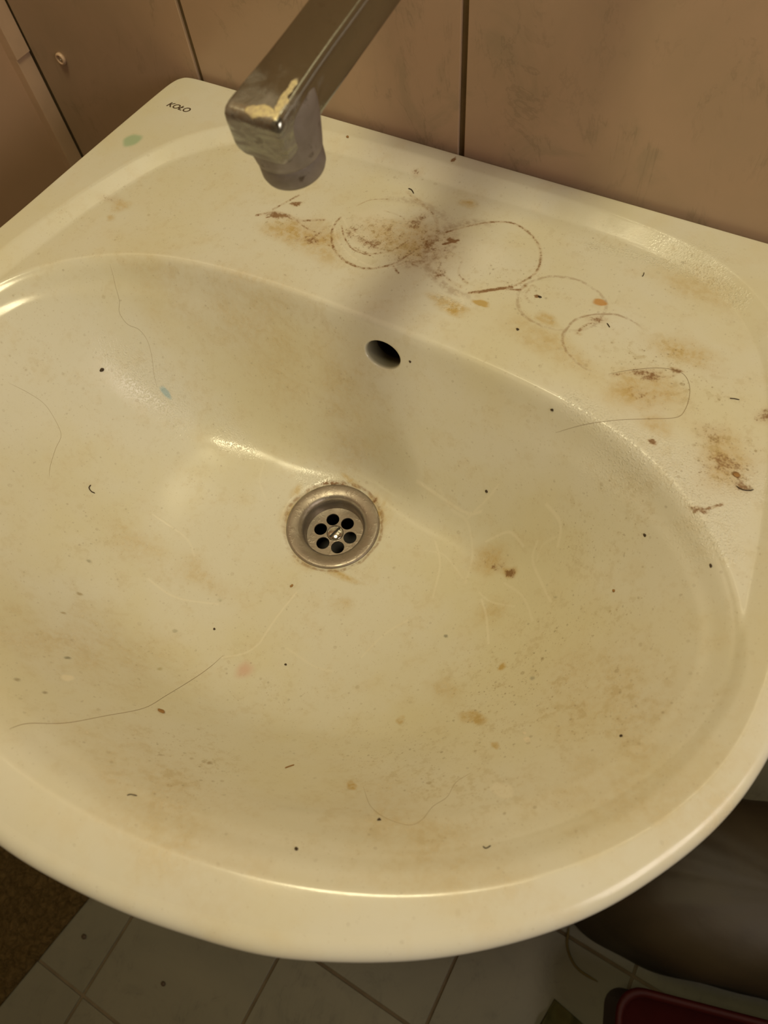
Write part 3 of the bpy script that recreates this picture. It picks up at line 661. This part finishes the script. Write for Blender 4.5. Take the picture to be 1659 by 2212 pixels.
for h_, rx_, ry_, p_, dy_ in ((-.0035, .0140, .0170, 4.5, .0), (-.0060, .0152, .0179, 4.0, .0), (-.0110, .0160, .0182, 3.3, .0), (-.017, .0166, .0180, 2.8, .0), (-.023, .0169, .0177, 2.3, .0), (-.028, .0169, .0172, 2.05, .0), (-.0312, .0165, .0168, 2, 0), (-.0320, .0159, .0161, 2, 0)):
    rg = []
    for i in range(72):
        a = 2 * math.pi * i / 72; c_, s__ = math.cos(a), math.sin(a); k_ = (abs(c_) ** p_ + abs(s__) ** p_) ** (-1 / p_); rg.append(bm.verts.new((rx_ * c_ * k_, ry_ * s__ * k_ + dy_, h_)))
    rgs.append(rg)
for a, b in zip(rgs[:-1], rgs[1:]):
    for i in range(72): bm.faces.new((a[i], a[(i + 1) % 72], b[(i + 1) % 72], b[i]))
bm.faces.new(rgs[0]); bm.faces.new(rgs[-1])
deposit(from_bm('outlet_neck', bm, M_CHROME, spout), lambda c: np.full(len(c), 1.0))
bm = bmesh.new()
lathe(bm, [(.0156, -.0312), (.0161, -.0322), (.0161, -.0405), (.0154, -.0424), (.0135, -.0424), (.0130, -.037), (.0002, -.037)], 72, close=False)
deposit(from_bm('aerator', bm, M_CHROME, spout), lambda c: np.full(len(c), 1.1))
# mixer body, escutcheons and lever (above the picture's edge)
bm = bmesh.new(); lathe(bm, [(.020, -.085), (.0235, -.080), (.0235, .080), (.020, .085)], 48, center=(0, -.045, -.010), axis='X'); from_bm('mixer_body', bm, M_CLEAN, faucet)
for sx in (-.075, .075):
    bm = bmesh.new(); lathe(bm, [(.033, -.0005), (.033, -.006), (.026, -.014), (.014, -.016), (.013, -.040)], 48, center=(sx, 0, -.010), axis='Y'); from_bm('escutcheon', bm, M_CLEAN, faucet)
bm = bmesh.new(); lathe(bm, [(.017, .010), (.018, .026), (.012, .034)], 40, center=(0, -.045, -.005)); add_box(bm, -.008, .008, -.135, -.045, .030, .036, .002); from_bm('lever', bm, M_CLEAN, faucet)

# ceiling lamp, out of the picture: it lights the basin
cl_ = empty('ceiling_lamp', (-.02, .09, ZC), 'round flat ceiling lamp above the basin', 'lamp')
bm = bmesh.new(); lathe(bm, [(.230, -.0005), (.230, -.045), (.222, -.052), (.216, -.052), (.216, -.030), (.0005, -.030)], 48, close=False); from_bm('lamp_housing', bm, M_WHITEPL, cl_)

# ------------------------------------------------------------------ hairs and crumbs lying in the basin
def tube(name, P3, rad, m, n=5, taper=True):
    P3 = np.array(P3); vs, fs = [], []
    for i, p in enumerate(P3):
        t = P3[min(i + 1, len(P3) - 1)] - P3[max(i - 1, 0)]; t /= np.linalg.norm(t) + 1e-12
        a = np.cross(t, [0, 0, 1.0]); a = a / (np.linalg.norm(a) + 1e-9); b = np.cross(a, t)
        k = min(1, 6 * min(i, len(P3) - 1 - i) / len(P3) + .3) if taper else 1
        for j in range(n):
            an = 2 * math.pi * j / n; vs.append(p + rad * k * (a * math.cos(an) + b * math.sin(an)))
    for i in range(len(P3) - 1):
        for j in range(n): fs.append((i * n + j, i * n + (j + 1) % n, (i + 1) * n + (j + 1) % n, (i + 1) * n + j))
    fs.append(tuple(range(n))); fs.append(tuple(range((len(P3) - 1) * n, len(P3) * n)))
    P0 = np.array(P3[0]); o = link_mesh(name, [tuple(np.array(v) - P0) for v in vs], fs, [m]); o.location = P0; return o
M_PALE = mat_plain('pale_hair', (.36, .27, .15), .5)
def hair(pxs, rad, label, m=None, cat='hair', name='loose_hair', group=None):
    q = px_to_surf(smooth_px(pxs, 10)); q[:, 2] += rad * 1.1
    return tag(tube(name, q, rad, m or M_HAIR), label, cat, group)
hair([(20, 1575), (60, 1563), (140, 1562), (230, 1546), (310, 1530), (360, 1502), (420, 1465), (455, 1440), (483, 1415)], .00011, 'long thin brown hair curving across the lower left of the bowl')
hair([(1315, 808), (1360, 800), (1420, 795), (1465, 802), (1485, 820), (1490, 850), (1480, 885), (1460, 902), (1400, 905), (1330, 908), (1260, 918), (1200, 935)], .00011, 'looped brown hair on the right of the shelf, trailing over its edge')
hair([(237, 570), (243, 590), (250, 620), (258, 650), (258, 675), (275, 700), (300, 712), (318, 735), (328, 770), (333, 810), (340, 838)], .00009, 'thin pale hair running down the back left wall of the bowl to the blue spot', M_PALE)
hair([(20, 828), (60, 848), (95, 872), (118, 905), (132, 940), (120, 970), (108, 1010), (107, 1030)], .00009, 'thin pale hair bent like a knee on the far left bowl wall', M_PALE)
hair([(785, 1700), (800, 1740), (830, 1765), (880, 1782), (910, 1772), (935, 1742), (965, 1722), (985, 1690), (1020, 1668)], .00008, 'faint thin hair in a shallow U near the front of the bowl', M_PALE)
hair([(197, 1048), (193, 1054), (198, 1062), (206, 1066)], .00045, 'short curled dark eyelash-like hair on the left bowl floor', M_DEBRIS)
hair([(616, 1659), (624, 1656), (636, 1652)], .00042, 'short straight reddish-brown splinter near the front of the bowl', M_OCHRE, 'splinter', 'splinter')
hair([(1576, 861), (1586, 862), (1597, 864)], .00032, 'short straight dark bristle on the right end of the shelf', M_DEBRIS, 'bristle', 'bristle')
hair([(882, 408), (889, 411), (894, 419)], .00042, 'short curved dark bristle behind the two big ring stains', M_DEBRIS, 'bristle', 'bristle')
hair([(1311, 699), (1314, 703), (1317, 708)], .00034, 'tiny dark bristle between the orange spot and the rightmost ring stain', M_DEBRIS, 'bristle', 'bristle')
hair([(1387, 598), (1390, 594), (1391, 589)], .00030, 'tiny bristle lying upright in the clean strip behind the orange spot', M_DEBRIS, 'bristle', 'bristle')
hair([(275, 1718), (283, 1716), (297, 1719)], .00028, 'short faint bristle at the front left of the bowl floor', M_DEBRIS, 'bristle', 'bristle')
hair([(1043, 1828), (1050, 1832), (1060, 1826)], .00030, 'short curved bristle close below the front inner rim', M_DEBRIS, 'bristle', 'bristle')
hair([(1590, 1050), (1600, 1057), (1615, 1060), (1628, 1058)], .00032, 'thick curved dark bristle in the dirt at the far right shelf', M_DEBRIS, 'bristle', 'bristle')
def crumb(px, a, b, h, label, m=None):
    q = px_to_surf([px])[0]; n_ = surf_normal([q])[0]
    bm = bmesh.new(); bmesh.ops.create_icosphere(bm, subdivisions=3, radius=1.0); ph = rng.uniform(0, 6, 3)
    for v in bm.verts:
        k = 1 + .18 * math.sin(3 * v.co.x + ph[0]) * math.cos(2.5 * v.co.y + ph[1]) + .1 * math.sin(5 * v.co.z + ph[2]); v.co = Vector((v.co.x * a * k, v.co.y * b * k, v.co.z * h * k))
    o = from_bm('crumb', bm, m or M_DEBRIS); o.location = q + n_ * h * .5
    o.rotation_euler = Vector(n_).to_track_quat('Z', 'Y').to_euler(); return tag(o, label, 'crumb')
crumb((220, 799), .0017, .0012, .0008, 'black crumb on the left wall of the bowl above the wet glare')
crumb((348, 1537), .0024, .0016, .0008, 'oval ochre crumb just below the long hair on the lower left', M_OCHRE)
crumb((1051, 1061), .0011, .0011, .0007, 'small black crumb right of the drain beside a light scratch')
crumb((1193, 885), .0010, .0008, .0006, 'small black crumb high on the back wall of the bowl, below the shelf edge')
crumb((886, 781), .0008, .0008, .0005, 'tiny black crumb just right of the overflow hole')
crumb((1118, 712), .0010, .0009, .0006, 'small round black crumb on the shelf in front of the third ring stain')
crumb((1166, 642), .0013, .0008, .0006, 'pair-like dark crumb inside the third ring stain')
crumb((617, 1436), .0010, .0008, .0006, 'small black crumb right of the pink stain')
crumb((463, 1359), .0009, .0008, .0005, 'small dark crumb above the tip of the long hair')
crumb((751, 296), .0013, .0010, .0006, 'dark crumb on the back rim just right of the spout', M_OCHRE)
crumb((1393, 1156), .0011, .0008, .0006, 'small dark crumb on the right wall of the bowl halfway down')
crumb((1536, 1222), .0012, .0007, .0006, 'dark crumb on the right bowl wall closest to the corner')
crumb((1590, 1027), .0018, .0014, .0008, 'biggest brown crumb in the dirt patch at the far right shelf', M_OCHRE)
crumb((630, 1266), .0010, .0016, .0007, 'elongated olive crumb below left of the drain', M_OCHRE)
crumb((819, 1771), .0010, .0008, .0005, 'small black crumb at the bottom of the faint U-shaped hair')
crumb((640, 1834), .0009, .0010, .0005, 'tiny dark crumb near the front wall of the bowl left of the middle')
crumb((1326, 1276), .0011, .0009, .0006, 'brown crumb on the bowl floor between the rust spot and the right wall', M_OCHRE)
crumb((1342, 1590), .0008, .0008, .0005, 'tiny dark crumb low on the front right slope of the bowl')

# ------------------------------------------------------------------ on the floor
def mat_rug():
    s = NT('brown_bath_mat'); P = s.obj(); n_ = s.noise(P, 120, 4, .7, .8)
    s.set(color=s.mix(s.ramp(n_, .3, .7), (.05, .032, .010), (.10, .065, .024)), rough=.95, spec=.1); s.bump(n_, 1.0, .006); return s.m
def grid_sheet(name, x0, x1, y0, y1, nx, ny, hfun, m, thick):
    bm = bmesh.new(); top = [[bm.verts.new((x0 + (x1 - x0) * i / nx, y0 + (y1 - y0) * j / ny, hfun(i / nx, j / ny))) for j in range(ny + 1)] for i in range(nx + 1)]
    for i in range(nx):
        for j in range(ny): bm.faces.new((top[i][j], top[i + 1][j], top[i + 1][j + 1], top[i][j + 1]))
    ex = bmesh.ops.extrude_face_region(bm, geom=list(bm.faces))
    for v in [g for g in ex['geom'] if isinstance(g, bmesh.types.BMVert)]: v.co.z = .0006
    return from_bm(name, bm, m)
rug = grid_sheet('bath_mat', -.235, 0, -.45, .55, 60, 140, lambda u, v: .012 * min(1, 12 * min(u, 1 - u) + .3, 20 * min(v, 1 - v) + .3) + .0012 * math.sin(90 * u) * math.sin(170 * v), mat_rug(), .012)
rug.location = (-.283, -.42, 0); rug.rotation_euler = (0, 0, math.radians(-8)); tag(rug, 'brown textured bath mat on the floor at the lower left', 'bath mat')
def lump(name, loc, prof, n, folds, amp, m, squash=(1, 1), seed=0, parent=None, sq=2.0):
    r_ = np.random.default_rng(seed); ph = r_.uniform(0, 6, 4); bm = bmesh.new(); rings_ = []
    for k, (r, z) in enumerate(prof):
        ring = []
        for i in range(n):
            a = 2 * math.pi * i / n; w = 1 + amp * (math.sin(folds * a + ph[0] + .8 * k / len(prof)) * .5 + math.sin((folds * 2 + 1) * a + ph[1]) * .3 + math.sin(2 * a + ph[2]) * .4)
            zz = z + (.0 if z < .01 else amp * .02 * math.sin(3 * a + ph[3] + k))
            w *= (abs(math.cos(a)) ** sq + abs(math.sin(a)) ** sq) ** (-1 / sq); ring.append(bm.verts.new((r * w * math.cos(a) * squash[0], r * w * math.sin(a) * squash[1], zz)))
        rings_.append(ring)
    for a, b in zip(rings_[:-1], rings_[1:]):
        for i in range(n): bm.faces.new((a[i], a[(i + 1) % n], b[(i + 1) % n], b[i]))
    bm.faces.new(rings_[0]); bm.faces.new(rings_[-1])
    o = from_bm(name, bm, m, parent); o.location = loc; return o
M_BAG = mat_plain('dark_brown_plastic_bag', (.034, .024, .010), .55, var=.2, scale=12, bump=.4, bscale=60)
bag = empty('plastic_sack', (.600, .199, 0), 'big dark brown folded sack on the floor under the right side of the basin', 'sack')
sb_ = lump('sack_body', (0, 0, 0), [(.258, .0008), (.264, .006), (.262, .03), (.255, .08), (.248, .13), (.238, .18), (.215, .22), (.17, .245), (.10, .258), (.02, .262)], 200, 9, .03, M_BAG, (1.06, .46), 3, bag, sq=3.2)
sb_.rotation_euler = (0, 0, math.radians(17))
cd = tube('drawstring', smooth_px([(-.206, -.160, .0025), (-.200, -.182, .0025), (-.188, -.196, .0025), (-.172, -.203, .0025), (-.145, -.203, .0025)], 6), .0018, mat_plain('olive_cord', (.10, .075, .02), .8), 8); cd.parent = bag
crate = empty('red_tub', (.452, .006, 0), 'dark red rectangular plastic tub on the floor at the bottom right corner', 'tub')
crate.rotation_euler = (0, 0, math.radians(17))
bm = bmesh.new(); rg_ = []
for ins, z_ in ((.012, .0008), (.010, .004), (.001, .135), (-.004, .138), (-.005, .144), (-.001, .147), (.004, .144), (.006, .136), (.014, .010)):
    w_, d_ = .34 - 2 * ins, .26 - 2 * ins
    rg_.append([bm.verts.new((.17 + a_, -.13 + b_, z_)) for a_, b_ in rounded_rect(w_, d_, .03 - ins * .6, 6)])
for a, b in zip(rg_[:-1], rg_[1:]):
    for i in range(len(a)): bm.faces.new((a[i], a[(i + 1) % len(a)], b[(i + 1) % len(a)], b[i]))
bm.faces.new(rg_[0]); bm.faces.new(rg_[-1])
from_bm('tub_body', bm, mat_plain('red_plastic', (.034, .0025, .0015), .60, spec=.2, var=.1), crate)
cloth = grid_sheet('floor_cloth', 0, .055, -.09, 0, 40, 50, lambda u, v: .010 + .006 * math.sin(9 * u + 4 * v) + .003 * math.sin(21 * v), mat_plain('olive_cloth', (.055, .050, .012), .9, bump=.6, bscale=300), .004)
cloth.location = (.410, -.053, 0); cloth.rotation_euler = (0, 0, math.radians(-9)); tag(cloth, 'small crumpled olive cloth on the floor tiles beside the dark red tub', 'cloth')
for nm, c_, r_, lb in (('floor_crumb', (-.238, -.336), .0035, 'dark crumb on the floor tile near the brown mat'), ('floor_crumb', (-.093, -.322), .0032, 'dark crumb on the floor tile farther right from the mat')):
    bm = bmesh.new(); bmesh.ops.create_icosphere(bm, subdivisions=2, radius=r_)
    for v in bm.verts: v.co.z *= .5; v.co.x *= 1.2
    o = from_bm(nm, bm, M_DEBRIS); o.location = (c_[0], c_[1], r_ * .4); tag(o, lb, 'crumb')
